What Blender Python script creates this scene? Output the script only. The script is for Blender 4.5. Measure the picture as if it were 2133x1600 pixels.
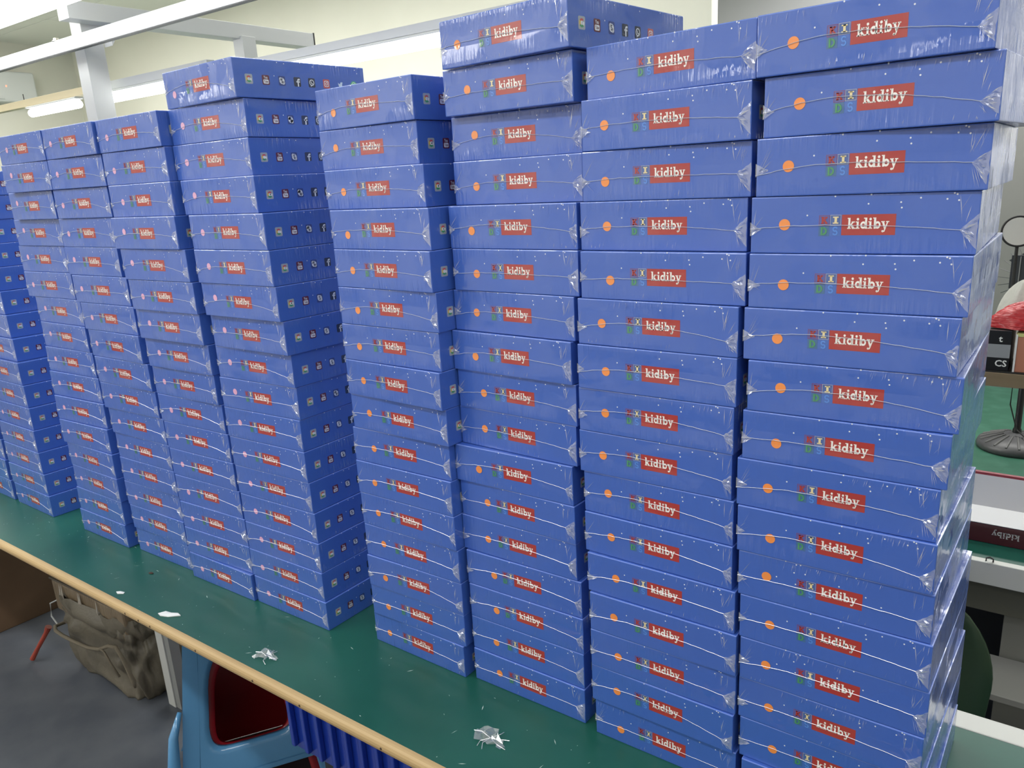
import bpy, bmesh, math, random
from mathutils import Vector, Matrix
random.seed(11)
PI = math.pi
for o in list(bpy.data.objects): bpy.data.objects.remove(o, do_unlink=True)
SC = bpy.context.scene
COL = SC.collection
TZ = 0.75                      # height of the packing table's top above the floor

# ---------------------------------------------------------------- camera
def camera():
    yaw, pit, rol, f, ppx, ppy = -0.640171719, -0.277999036, -0.0536492735, 1643.09393, 28.8177, 40.2401
    cy, sy = math.cos(yaw), math.sin(yaw)
    fw = Vector((sy*math.cos(pit), cy*math.cos(pit), math.sin(pit)))
    r = Vector((cy, -sy, 0)); u = r.cross(fw)
    c, s = math.cos(rol), math.sin(rol)
    r2 = c*r + s*u; u2 = -s*r + c*u
    cd = bpy.data.cameras.new('camera'); cd.sensor_width = 36; cd.lens = f*36/2133
    cd.shift_x = -ppx/2133; cd.shift_y = ppy/2133; cd.clip_start = 0.02; cd.clip_end = 60
    o = bpy.data.objects.new('camera', cd); COL.objects.link(o)
    m = Matrix((r2, u2, -fw)).transposed().to_4x4()
    m.translation = Vector((1.22601905, -1.05624599, 1.01632214+TZ))
    o.matrix_world = m
    SC.camera = o
camera()

# ---------------------------------------------------------------- world, lamps and fill lights, exposure
w = bpy.data.worlds.new('world'); SC.world = w; w.use_nodes = True
w.node_tree.nodes['Background'].inputs[0].default_value = (0.85, 0.92, 1.0, 1)
w.node_tree.nodes['Background'].inputs[1].default_value = 0.4
SC.view_settings.view_transform = 'Standard'; SC.view_settings.look = 'None'
SC.view_settings.gamma = 1; SC.view_settings.use_curve_mapping = False
SC.view_settings.exposure = -0.08
def area(name, loc, sx, sy, power, rot=(0, 0, 0), col=(1, 0.985, 0.95)):
    l = bpy.data.lights.new(name, 'AREA'); l.shape = 'RECTANGLE'; l.size = sx; l.size_y = sy
    l.energy = power; l.color = col
    o = bpy.data.objects.new(name, l); o.location = loc; o.rotation_euler = rot; COL.objects.link(o)
    return o
SC.cycles.max_bounces = 7; SC.cycles.diffuse_bounces = 4; SC.cycles.glossy_bounces = 3; SC.cycles.transparent_max_bounces = 8
SC.cycles.sample_clamp_indirect = 6; SC.cycles.adaptive_threshold = 0.02
area('strip_light_above_front', (-0.8, -0.95, TZ+1.80), 6.0, 0.12, 48)
area('fill_light_front', (0.6, -3.0, TZ+2.3), 5.0, 0.4, 42)  # added fill without a fixture, brightens the viewer-side wall mirrored in the film
area('fill_light_left', (-4.5, -3.0, TZ+2.5), 5.0, 0.5, 105)  # added fill for the left of the room, no fixture there
area('fill_light_back', (-4.5, 2.4, 3.5), 7.0, 0.5, 225)  # unseen fill added to brighten the back wall
area('fill_uplight_left', (-5.5, 0.8, 2.95), 6.0, 0.3, 170, (PI, 0, 0))  # added upward fill for the ceiling, no lamp hangs here
area('fill_light_side', (3.2, 0.2, 3.5), 1.5, 2.0, 42)  # added soft fill for the boxes' right-hand sides, out of view
area('fill_light_far', (1.0, 5.0, 3.5), 4.0, 0.5, 150)  # added out-of-view fill to whiten the far wall

# ---------------------------------------------------------------- material helpers
def mat(name, col, rough=0.5, metal=0.0, coat=0.0, emit=None, es=0, spec=0.5, noise=None, bump=None, trans=None, alpha=None):
    m = bpy.data.materials.new(name); m.use_nodes = True; nt = m.node_tree; p = nt.nodes['Principled BSDF']
    p.inputs['Base Color'].default_value = (*col, 1); p.inputs['Roughness'].default_value = rough
    p.inputs['Metallic'].default_value = metal; p.inputs['Coat Weight'].default_value = coat
    p.inputs['Coat Roughness'].default_value = 0.06; p.inputs['Specular IOR Level'].default_value = spec
    if emit: p.inputs['Emission Color'].default_value = (*emit, 1); p.inputs['Emission Strength'].default_value = es
    if trans: p.inputs['Transmission Weight'].default_value = trans
    if noise:   # (scale, col2, lo, hi, stretch)
        sc, c2, lo, hi, st = noise
        tc = nt.nodes.new('ShaderNodeTexCoord'); mp = nt.nodes.new('ShaderNodeMapping'); mp.inputs['Scale'].default_value = st
        n = nt.nodes.new('ShaderNodeTexNoise'); n.inputs['Scale'].default_value = sc; n.inputs['Detail'].default_value = 5
        r = nt.nodes.new('ShaderNodeMapRange'); r.inputs[1].default_value = lo; r.inputs[2].default_value = hi
        mx = nt.nodes.new('ShaderNodeMix'); mx.data_type = 'RGBA'
        mx.inputs[6].default_value = (*col, 1); mx.inputs[7].default_value = (*c2, 1)
        L = nt.links.new
        L(tc.outputs['Object'], mp.inputs[0]); L(mp.outputs[0], n.inputs[0]); L(n.outputs[0], r.inputs[0])
        L(r.outputs[0], mx.inputs[0]); L(mx.outputs[2], p.inputs['Base Color'])
    if bump:    # (scale, strength, distance, stretch)
        tc = nt.nodes.new('ShaderNodeTexCoord'); mp = nt.nodes.new('ShaderNodeMapping'); mp.inputs['Scale'].default_value = bump[3]
        n = nt.nodes.new('ShaderNodeTexNoise'); n.inputs['Scale'].default_value = bump[0]; n.inputs['Detail'].default_value = 4
        b = nt.nodes.new('ShaderNodeBump'); b.inputs['Strength'].default_value = bump[1]; b.inputs['Distance'].default_value = bump[2]
        L = nt.links.new
        L(tc.outputs['Object'], mp.inputs[0]); L(mp.outputs[0], n.inputs[0]); L(n.outputs[0], b.inputs['Height']); L(b.outputs[0], p.inputs['Normal'])
    return m

FILMG = None
def film_group():
    """bump of the shrink film: pleats that run down from the upper and lower edges, soft waves and taut patches"""
    g = bpy.data.node_groups.new('shrink_film', 'ShaderNodeTree')
    g.interface.new_socket('Normal', in_out='OUTPUT', socket_type='NodeSocketVector')
    g.interface.new_socket('Rough', in_out='OUTPUT', socket_type='NodeSocketFloat')
    g.interface.new_socket('Weight', in_out='OUTPUT', socket_type='NodeSocketFloat')
    N = g.nodes.new; L = g.links.new
    out = N('NodeGroupOutput'); tc = N('ShaderNodeTexCoord'); oi = N('ShaderNodeObjectInfo'); 
    off = N('ShaderNodeVectorMath'); off.operation = 'MULTIPLY_ADD'
    cmb = N('ShaderNodeCombineXYZ')
    # object position decides the pattern so that a box and its prints share one film
    off.operation = 'ADD'
    L(tc.outputs['Object'], off.inputs[0])
    sc_ = N('ShaderNodeVectorMath'); sc_.operation = 'SCALE'; sc_.inputs['Scale'].default_value = 7.3
    L(oi.outputs['Location'], sc_.inputs[0]); L(sc_.outputs[0], off.inputs[1])
    # pleats
    mp = N('ShaderNodeMapping'); mp.inputs['Scale'].default_value = (1, 1, 0.05); L(off.outputs[0], mp.inputs[0])
    n1 = N('ShaderNodeTexNoise'); n1.inputs['Scale'].default_value = 210; n1.inputs['Detail'].default_value = 2; L(mp.outputs[0], n1.inputs[0])
    # mask of the pleats: strong near top/bottom edges, patchy along the length
    sx = N('ShaderNodeSeparateXYZ'); L(tc.outputs['Object'], sx.inputs[0])
    a = N('ShaderNodeMath'); a.operation = 'SUBTRACT'; a.inputs[1].default_value = 0.0375; L(sx.outputs[2], a.inputs[0])
    b = N('ShaderNodeMath'); b.operation = 'ABSOLUTE'; L(a.outputs[0], b.inputs[0])
    mr = N('ShaderNodeMapRange'); mr.inputs[1].default_value = 0.008; mr.inputs[2].default_value = 0.03; L(b.outputs[0], mr.inputs[0])
    n2 = N('ShaderNodeTexNoise'); n2.inputs['Scale'].default_value = 9; n2.inputs['Detail'].default_value = 1; L(off.outputs[0], n2.inputs[0])
    m2 = N('ShaderNodeMapRange'); m2.inputs[1].default_value = 0.40; m2.inputs[2].default_value = 0.60; L(n2.outputs[0], m2.inputs[0])
    mu = N('ShaderNodeMath'); mu.operation = 'MULTIPLY'; L(mr.outputs[0], mu.inputs[0]); L(m2.outputs[0], mu.inputs[1])
    mu2 = N('ShaderNodeMath'); mu2.operation = 'MULTIPLY'; L(mu.outputs[0], mu2.inputs[0]); L(n1.outputs[0], mu2.inputs[1])
    # soft waves
    n3 = N('ShaderNodeTexNoise'); n3.inputs['Scale'].default_value = 16; n3.inputs['Detail'].default_value = 2; n3.inputs['Distortion'].default_value = 0.6
    L(off.outputs[0], n3.inputs[0])
    b1 = N('ShaderNodeBump'); b1.inputs['Strength'].default_value = 0.6; b1.inputs['Distance'].default_value = 0.003; L(n3.outputs[0], b1.inputs['Height'])
    b2 = N('ShaderNodeBump'); b2.inputs['Strength'].default_value = 0.8; b2.inputs['Distance'].default_value = 0.0045
    L(mu2.outputs[0], b2.inputs['Height']); L(b1.outputs[0], b2.inputs['Normal'])
    L(b2.outputs[0], out.inputs['Normal'])
    # taut patches are clear, loose ones hazier
    n4 = N('ShaderNodeTexNoise'); n4.inputs['Scale'].default_value = 14; n4.inputs['Detail'].default_value = 3; n4.inputs['Distortion'].default_value = 1.0
    L(off.outputs[0], n4.inputs[0])
    m4 = N('ShaderNodeMapRange'); m4.inputs[1].default_value = 0.47; m4.inputs[2].default_value = 0.50
    m4.inputs[3].default_value = 0.05; m4.inputs[4].default_value = 0.16; L(n4.outputs[0], m4.inputs[0])
    L(m4.outputs[0], out.inputs['Rough'])
    m5 = N('ShaderNodeMapRange'); m5.inputs[1].default_value = 0.47; m5.inputs[2].default_value = 0.50
    m5.inputs[3].default_value = 0.75; m5.inputs[4].default_value = 1.0; L(n4.outputs[0], m5.inputs[0])
    L(m5.outputs[0], out.inputs['Weight'])
    return g
FILMG = film_group()
def wrapped(name, col, rough=0.4):
    m = mat(name, col, rough); nt = m.node_tree; p = nt.nodes['Principled BSDF']
    g = nt.nodes.new('ShaderNodeGroup'); g.node_tree = FILMG
    p.inputs['Coat IOR'].default_value = 1.75
    nt.links.new(g.outputs['Weight'], p.inputs['Coat Weight'])
    nt.links.new(g.outputs['Normal'], p.inputs['Coat Normal']); nt.links.new(g.outputs['Rough'], p.inputs['Coat Roughness'])
    return m
def film_mat(name, tint, mixw, rough):
    m = bpy.data.materials.new(name); m.use_nodes = True; nt = m.node_tree
    for n in list(nt.nodes): nt.nodes.remove(n)
    o = nt.nodes.new('ShaderNodeOutputMaterial'); t = nt.nodes.new('ShaderNodeBsdfTransparent')
    g = nt.nodes.new('ShaderNodeBsdfGlossy'); g.inputs['Roughness'].default_value = rough; g.inputs['Color'].default_value = (*tint, 1)
    d = nt.nodes.new('ShaderNodeBsdfTranslucent'); d.inputs['Color'].default_value = (*tint, 1)
    d2 = nt.nodes.new('ShaderNodeBsdfDiffuse'); d2.inputs['Color'].default_value = (*tint, 1)
    a = nt.nodes.new('ShaderNodeAddShader')
    mx = nt.nodes.new('ShaderNodeMixShader'); mx.inputs[0].default_value = 0.55
    nt.links.new(g.outputs[0], mx.inputs[1]); nt.links.new(d2.outputs[0], mx.inputs[2])
    m2 = nt.nodes.new('ShaderNodeMixShader'); m2.inputs[0].default_value = mixw
    nt.links.new(t.outputs[0], m2.inputs[1]); nt.links.new(mx.outputs[0], m2.inputs[2]); nt.links.new(m2.outputs[0], o.inputs[0])
    return m

M = dict(
 rim=wrapped('painted carton edge highlight', (0.15, 0.26, 0.76), 0.3),
 box=wrapped('royal blue carton under film', (0.048, 0.130, 0.52)),
 red=wrapped('red print', (0.42, 0.032, 0.024)), white=wrapped('white print', (0.95, 0.93, 0.88)),
 orange=wrapped('orange print', (0.95, 0.30, 0.06)), pink=wrapped('pink print', (0.80, 0.42, 0.62)),
 kred=wrapped('dark red print', (0.30, 0.05, 0.12)), kred2=wrapped('dark red block print', (0.085, 0.11, 0.38)),
 cream=wrapped('cream print', (0.85, 0.72, 0.40)), creamline=wrapped('cream outline print', (0.50, 0.50, 0.55)), iblk=wrapped('blue grey block print', (0.06, 0.125, 0.37)),
 green=wrapped('green print', (0.06, 0.30, 0.12)), green2=wrapped('green block print', (0.05, 0.15, 0.34)),
 lblue=wrapped('light blue print', (0.09, 0.27, 0.75)), lblue2=wrapped('mid blue block print', (0.055, 0.15, 0.52)),
 navy=wrapped('dark navy icon print', (0.012, 0.02, 0.06)), sknavy=wrapped('dark blue icon print', (0.03, 0.06, 0.25)), maroon=wrapped('dark maroon icon print', (0.12, 0.012, 0.03)),
 icwhite=wrapped('white icon print', (0.82, 0.86, 0.92)), icgrey=wrapped('grey icon print', (0.36, 0.41, 0.47)),
 icred=wrapped('red icon print', (0.55, 0.10, 0.10)), icgreen=wrapped('green icon print', (0.05, 0.33, 0.14)),
 icyel=wrapped('yellow icon print', (0.75, 0.52, 0.10)), ictw=wrapped('pale blue icon print', (0.65, 0.80, 0.95)),
 wa=wrapped('bright green icon print', (0.10, 0.55, 0.20)),
 seam=film_mat('white film seam', (0.92, 0.95, 1.0), 0.9, 0.3),
 film=film_mat('crumpled clear film', (0.95, 0.97, 1.0), 0.34, 0.12),
 crease=film_mat('bright film crease', (0.97, 0.98, 1.0), 0.9, 0.15),
)

# ---------------------------------------------------------------- mesh helpers
class MB:
    def __init__(s): s.v = []; s.f = []; s.m = []
    def add(s, vs, fs, mi=0):
        b = len(s.v); s.v += [tuple(v) for v in vs]; s.f += [tuple(i+b for i in f) for f in fs]; s.m += [mi]*len(fs); return s
    def box(s, x0, y0, z0, x1, y1, z1, mi=0):
        return s.add([(x0,y0,z0),(x1,y0,z0),(x1,y1,z0),(x0,y1,z0),(x0,y0,z1),(x1,y0,z1),(x1,y1,z1),(x0,y1,z1)],
                     [(0,3,2,1),(4,5,6,7),(0,1,5,4),(1,2,6,5),(2,3,7,6),(3,0,4,7)], mi)
    def tube(s, pts, r, n=6, mi=0, caps=True):
        pts = [Vector(p) for p in pts]; rings = []; vs = []
        rr = r if isinstance(r, (list, tuple)) else [r]*len(pts)
        for i, p in enumerate(pts):
            d = (pts[min(i+1, len(pts)-1)]-pts[max(i-1, 0)]).normalized()
            u = d.cross(Vector((0, 0, 1)));  u = d.cross(Vector((0, 1, 0))) if u.length < 1e-3 else u
            u.normalize(); w_ = d.cross(u)
            for k in range(n):
                a = 2*PI*k/n; vs.append(p+(u*math.cos(a)+w_*math.sin(a))*rr[i])
        fs = [(i*n+k, i*n+(k+1) % n, (i+1)*n+(k+1) % n, (i+1)*n+k) for i in range(len(pts)-1) for k in range(n)]
        if caps: fs += [tuple(range(n-1, -1, -1)), tuple((len(pts)-1)*n+k for k in range(n))]
        return s.add(vs, fs, mi)
    def lathe(s, prof, n=24, mi=0, loc=(0, 0, 0)):
        vs = [(loc[0]+r*math.cos(2*PI*k/n), loc[1]+r*math.sin(2*PI*k/n), loc[2]+z) for r, z in prof for k in range(n)]
        fs = [(i*n+k, i*n+(k+1) % n, (i+1)*n+(k+1) % n, (i+1)*n+k) for i in range(len(prof)-1) for k in range(n)]
        return s.add(vs, fs, mi)
    def grid(s, fn, nu, nv, mi=0):
        vs = [fn(i/nu, j/nv) for j in range(nv+1) for i in range(nu+1)]
        fs = [(j*(nu+1)+i, j*(nu+1)+i+1, (j+1)*(nu+1)+i+1, (j+1)*(nu+1)+i) for j in range(nv) for i in range(nu)]
        return s.add(vs, fs, mi)
    def mesh(s, name, mats, smooth=False, bevel=0, seg=2):
        me = bpy.data.meshes.new(name); me.from_pydata(s.v, [], s.f); 
        for m in mats: me.materials.append(m)
        for p, mi in zip(me.polygons, s.m): p.material_index = mi; p.use_smooth = smooth
        if bevel:
            bm = bmesh.new(); bm.from_mesh(me); bmesh.ops.bevel(bm, geom=bm.edges[:], offset=bevel, segments=seg, profile=0.6, affect='EDGES'); bm.to_mesh(me); bm.free()
        me.update(); return me
    def obj(s, name, mats, parent=None, loc=(0,0,0), rot=(0,0,0), **k):
        if not isinstance(mats, (list, tuple)): mats = [mats]
        return link(name, s.mesh(name, mats, **k), parent, loc, rot)
def link(name, me, parent=None, loc=(0,0,0), rot=(0,0,0)):
    o = bpy.data.objects.new(name, me); COL.objects.link(o); o.location = loc; o.rotation_euler = rot
    if parent: o.parent = parent
    return o
def tag(o, label, cat, group=None, kind=None):
    o['label'] = label
    if cat: o['category'] = cat
    if group: o['group'] = group
    if kind: o['kind'] = kind
    return o
def thing(name, label, cat, loc=(0,0,0), rz=0, group=None):
    o = bpy.data.objects.new(name, None); COL.objects.link(o); o.location = loc; o.rotation_euler = (0, 0, rz); o.empty_display_size = 0.05
    return tag(o, label, cat, group)
def struct(o, label=None):
    o['kind'] = 'structure'
    if label: o['label'] = label
    return o
def bx(name, x0, y0, z0, x1, y1, z1, m, parent=None, bevel=0.0):
    cx, cy = (x0+x1)/2, (y0+y1)/2
    return MB().box(x0-cx, y0-cy, 0, x1-cx, y1-cy, z1-z0).obj(name, m, parent, (cx, cy, z0), bevel=bevel, smooth=False)

# ---------------------------------------------------------------- flat letters and icons (x right, y up)
class Flat:
    """coloured outlines in a plane; later put on a face of a box as thin print"""
    def __init__(s): s.p = []          # (pts, colour key, lift)
    def poly(s, pts, c, l=0): s.p.append((pts, c, l)); return s
    def rect(s, x0, y0, x1, y1, c, l=0): return s.poly([(x0,y0),(x1,y0),(x1,y1),(x0,y1)], c, l)
    def rrect(s, x0, y0, x1, y1, r, c, l=0):
        pts = []
        for cx, cy, a0 in ((x1-r,y1-r,0),(x0+r,y1-r,90),(x0+r,y0+r,180),(x1-r,y0+r,270)):
            for k in range(5): a = math.radians(a0+k*22.5); pts.append((cx+r*math.cos(a), cy+r*math.sin(a)))
        return s.poly(pts, c, l)
    def disc(s, x, y, r, c, l=0, n=20, ry=None):
        return s.poly([(x+r*math.cos(2*PI*k/n), y+(ry or r)*math.sin(2*PI*k/n)) for k in range(n)], c, l)
    def arc(s, x, y, r0, r1, a0, a1, c, l=0, n=14, sx=1):
        for k in range(n):
            t0 = math.radians(a0+(a1-a0)*k/n); t1 = math.radians(a0+(a1-a0)*(k+1)/n)
            s.poly([(x+sx*r0*math.cos(t0), y+r0*math.sin(t0)), (x+sx*r1*math.cos(t0), y+r1*math.sin(t0)), (x+sx*r1*math.cos(t1), y+r1*math.sin(t1)), (x+sx*r0*math.cos(t1), y+r0*math.sin(t1))], c, l)
        return s
    def line(s, a, b, w_, c, l=0):
        dx, dy = b[0]-a[0], b[1]-a[1]; L = math.hypot(dx, dy); nx, ny = -dy/L*w_/2, dx/L*w_/2
        return s.poly([(a[0]-nx,a[1]-ny),(b[0]-nx,b[1]-ny),(b[0]+nx,b[1]+ny),(a[0]+nx,a[1]+ny)], c, l)
    def frame(s, x0, y0, x1, y1, w_, c, l=0):
        s.rect(x0,y0,x1,y0+w_,c,l); s.rect(x0,y1-w_,x1,y1,c,l); s.rect(x0,y0+w_,x0+w_,y1-w_,c,l); return s.rect(x1-w_,y0+w_,x1,y1-w_,c,l)
    def put(s, o, x, y, sx, sy=None, rot=False):
        sy = sy or sx
        for pts, c, l in o.p: s.p.append(([((-px if rot else px)*sx+x, (-py if rot else py)*sy+y) for px, py in pts], c, l))
        return s
    def build(s, name, place, lift=0.0002):
        """place(u, v, h) -> xyz ; u, v in millimetres"""
        keys = []; mb = MB()
        for pts, c, l in s.p:
            if c not in keys: keys.append(c)
            area2 = sum(pts[i][0]*pts[(i+1) % len(pts)][1]-pts[(i+1) % len(pts)][0]*pts[i][1] for i in range(len(pts)))
            if area2 < 0: pts = pts[::-1]
            mb.add([place(u, v, lift*(1+l)) for u, v in pts], [tuple(range(len(pts)))], keys.index(c))
        return mb.mesh(name, [M[k] for k in keys])
def letters():
    G = {}
    W_ = 'white'
    f = Flat(); f.rect(.12,0,.42,1.5,W_); f.rect(0,1.36,.2,1.5,W_); f.rect(0,0,.54,.14,W_); f.line((.38,.42),(.88,.95),.2,W_); f.rect(.62,.87,1.1,1,W_); f.line((.5,.6),(.95,.06),.3,W_); f.rect(.68,0,1.2,.14,W_); G['k'] = (f, 1.24)
    f = Flat(); f.rect(.15,0,.45,1,W_); f.rect(0,.87,.3,1,W_); f.rect(0,0,.6,.14,W_); f.disc(.3,1.3,.18,W_); G['i'] = (f, .68)
    f = Flat(); f.arc(.46,.5,.22,.5,0,360,W_,n=20,sx=.9); f.rect(.7,0,1.0,1.5,W_); f.rect(.52,1.36,.8,1.5,W_); f.rect(.8,0,1.14,.14,W_); G['d'] = (f, 1.2)
    f = Flat(); f.arc(.68,.5,.22,.5,0,360,W_,n=20,sx=.9); f.rect(.14,0,.44,1.5,W_); f.rect(0,1.36,.3,1.5,W_); G['b'] = (f, 1.2)
    f = Flat(); f.line((.24,.96),(.6,.02),.28,W_); f.line((.96,.96),(.5,-.3),.17,W_); f.rect(0,.87,.52,1,W_); f.rect(.7,.87,1.16,1,W_); f.line((.54,-.3),(.22,-.42),.2,W_); f.disc(.26,-.34,.15,W_); G['y'] = (f, 1.16)
    return G
LET = letters()
def word(txt, col='white'):
    f = Flat(); x = 0
    for ch in txt:
        g_, adv = LET[ch]
        for pts, c, l in g_.p: f.p.append(([(a+x, b) for a, b in pts], col, l))
        x += adv
    return f, x
KID, KIDW = word('kidiby')
def bfont(txt, size, bold=False):
    """outline triangles of a short text in Blender's built-in font"""
    cu = bpy.data.curves.new('t', 'FONT'); cu.body = txt; cu.size = size; cu.align_x = 'CENTER'; cu.align_y = 'CENTER'; cu.resolution_u = 2
    if bold: cu.offset = size*0.02
    o = bpy.data.objects.new('t', cu); COL.objects.link(o)
    dg = bpy.context.evaluated_depsgraph_get(); me = bpy.data.meshes.new_from_object(o.evaluated_get(dg))
    polys = [[(me.vertices[i].co.x, me.vertices[i].co.y) for i in p.vertices] for p in me.polygons]
    bpy.data.objects.remove(o, do_unlink=True); bpy.data.curves.remove(cu)
    return polys
def text(f, txt, x, y, size, c, l=0, sx=1, bold=True, sy=1):
    for pts in bfont(txt, size, bold): f.poly([(a*sx+x, b*sy+y) for a, b in pts], c, l)
    return f

# ================================================================ room
cream = mat('cream wall paint', (0.80, 0.79, 0.69), 0.7, noise=(1.2, (0.75, 0.74, 0.64), .3, .7, (1,1,1)))
lav = mat('pale lavender wall panel', (0.80, 0.80, 0.84), 0.6)
ceilm = mat('off white ceiling board', (0.72, 0.72, 0.67), 0.8)
floorm = mat('grey floor paint', (0.072, 0.082, 0.10), 0.35, noise=(6, (0.11, 0.12, 0.135), .35, .75, (1,1,1)), bump=(40, .15, .002, (1,1,1)))
floorg = mat('green floor paint', (0.035, 0.13, 0.085), 0.4, noise=(9, (0.06, 0.18, 0.125), .45, .8, (1,1,1)))
XL, XR, YF, YB, ZC = -9.3, 5.0, -4.0, 6.5, 3.55
struct(bx('floor', XL, YF, -0.1, XR, YB, 0, floorm), 'grey painted concrete floor')
struct(bx('trim_1', XL+.01, 2.0, 0.0, XR-.01, YB-.01, 0.004, floorg), 'green painted floor area behind the work lines')
struct(bx('ceiling', XL, YF, ZC+.02, XR, YB, ZC+.1, ceilm), 'off white ceiling')
# ceiling boards, each with its own edges
cb = [MB().box(-.745, -.595, 0, .745, .595, .015).mesh('ceiling_board', [ceilm], bevel=.004, seg=1)]
ceil_o = bpy.data.objects['ceiling']
for i in range(6):
    for j in range(8):
        o = link('ceiling_board', cb[0], ceil_o); o.location = (XL+.8+i*1.5-ceil_o.location.x, YF+.65+j*1.2-ceil_o.location.y, -.014)
struct(bx('wall_left', XL-.1, YF, 0, XL, YB, ZC+.1, mat('grey cream wall paint', (0.68, 0.67, 0.60), .7)), 'far left wall')
struct(bx('wall_right', XR, YF, 0, XR+.1, YB, ZC+.1, mat('cream side wall', (0.78, 0.77, 0.68), .6)), 'right side wall')
struct(bx('wall_front', XL, YF-.1, 0, XR, YF, ZC+.1, mat('white wall behind camera', (0.70, 0.68, 0.66), .7)), 'wall behind the viewer')
struct(bx('wall_back', XL, 4.2, 0, -1.03, 4.3, ZC+.1, cream), 'cream back wall behind the work line')
struct(bx('wall_far', XL, YB, 0, XR, YB+.1, ZC+.1, lav), 'pale far wall')

# ================================================================ tables
greenm = mat('green bench top', (0.010, 0.088, 0.064), 0.36, spec=.35, noise=(3.5, (0.022, 0.125, 0.095), .35, .75, (1,1,1)), bump=(90, .06, .001, (1,1,1)))
scuff = mat('pale scuff marks', (0.45, 0.58, 0.52), 0.6)
woodm = mat('pale wood edging', (0.46, 0.31, 0.14), 0.5, noise=(14, (0.58, 0.42, 0.21), .3, .7, (.12, 2, 2)), bump=(60, .1, .001, (.05,1,1)))
nailm = mat('dark nail hole', (0.05, 0.03, 0.02), .8)
whitem = mat('white painted steel', (0.62, 0.63, 0.60), .4)
greym = mat('grey painted steel', (0.30, 0.31, 0.30), .5)
darkm = mat('dark steel', (0.03, 0.035, 0.04), .5)
T1 = thing('packing_table', 'long green-topped packing table with pale wood front edge under the blue boxes', 'table', (-1.2, 0.1, 0))
def tloc(x0, y0, z0, x1, y1, z1, name, m, bevel=.0):
    return MB().box(x0+1.2, y0-.1, z0, x1+1.2, y1-.1, z1).obj(name, m, T1, bevel=bevel)
tloc(-5.2, -.208, TZ-.03, 2.4, .385, TZ, 'table_top', greenm, .001)
tloc(-5.2, .385, TZ-.05, 2.4, .438, TZ+.001, 'back_rail', whitem, .003)
# rounded wood edging strip
mb = MB(); n = 10; xs = [-5.2+i*.4+1.2 for i in range(20)]
prof = [(-.208-.1+0.0, TZ+.001), (-.214-.1, TZ+.001)] + [(-.214-.1-.012*math.sin(PI*k/8), TZ-.0125+.0135*math.cos(PI*k/8)) for k in range(1, 8)] + [(-.214-.1, TZ-.027), (-.208-.1, TZ-.027)]
vs = [(x, y, z) for x in xs for y, z in prof]; m_ = len(prof)
fs = [(i*m_+k, (i+1)*m_+k, (i+1)*m_+(k+1) % m_, i*m_+(k+1) % m_) for i in range(len(xs)-1) for k in range(m_)]
ed = mb.add(vs, fs).obj('wood_edging', woodm, T1, smooth=False)
for nx in (-.72, -.655, -.60, -.40, -.18, -.02, .22, -1.9, -2.5, .33):
    k = MB().lathe([(0, .0008), (.0022, .0008), (.003, 0)], 8).obj('nail_hole', nailm, ed, (nx+1.2, -.208-.1-.0178, TZ-.0125), (PI/2, 0, 0))
apr = tloc(-5.1, .33, TZ-.11, 2.3, .37, TZ-.03, 'apron', greym)
for lx in (-1.335, -3.6, 2.2):
    MB().box(lx+1.2-.0, .12-.1, 0, lx+1.2+.045, .165-.1, TZ-.03).obj('leg', whitem, T1, bevel=.002)
    MB().box(lx+1.2+.045, .125-.1, 0.0, lx+1.2+.075, .16-.1, TZ-.03).obj('leg_brace', greym, T1)
# scuffs and specks in the paint, one part
mb = MB(); rs = random.Random(5)
for i in range(150):
    x = rs.uniform(-2.6, .9); y = rs.uniform(-.20, .0 if rs.random() < .9 else .3); L_ = rs.choice([.001, .0015, .003, .008]); a = rs.uniform(0, PI)
    wd = rs.uniform(.0005, .0012); dx, dy = math.cos(a)*L_, math.sin(a)*L_; px, py = -math.sin(a)*wd, math.cos(a)*wd
    x += 1.2; y -= .1
    mb.add([(x-dx, y-dy, TZ+.0006), (x+px, y+py, TZ+.0006), (x+dx, y+dy, TZ+.0006), (x-px, y-py, TZ+.0006)], [(3, 2, 1, 0)])
o = mb.obj('paint_specks', scuff, T1); o['kind'] = 'stuff'

# scraps on the table
paperm = mat('white paper scrap', (0.85, 0.87, 0.86), .7)
def scrap(name, label, x, y, pts, h, m, cat='scrap'):
    mb = MB(); n = len(pts); c = (sum(p[0] for p in pts)/n, sum(p[1] for p in pts)/n)
    rs = random.Random(int(x*1000))
    vs = [(px, py, rs.uniform(.0005, h)) for px, py in pts] + [(c[0], c[1], h)] + [(px, py, 0) for px, py in pts]
    fs = [(i, (i+1) % n, n) for i in range(n)] + [(n+1+i, n+1+(i+1) % n, (i+1) % n, i) for i in range(n)] + [tuple(range(2*n, n, -1))]
    return tag(mb.add(vs, fs).obj(name, m, None, (x, y, TZ+.0008)), label, cat)
scrap('paper_scrap', 'larger torn white paper scrap on green table near wood edge', -.589, -.179, [(-.03,-.012),(-.012,-.016),(.01,-.008),(.034,.012),(.02,.014),(-.002,.008),(-.02,.004)], .004, paperm)
scrap('paper_scrap', 'small white paper scrap on green table, left of the larger one', -.814, -.187, [(-.014,-.003),(.0,-.007),(.014,.002),(.008,.009),(-.004,.004)], .003, paperm)
scrap('black_chip', 'tiny dark oval chip on green table before the pink-dot stacks', -.849, -.08, [(-.009,-.002),(0,-.005),(.009,-.001),(.008,.003),(-.004,.004)], .002, nailm, 'chip')
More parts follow.
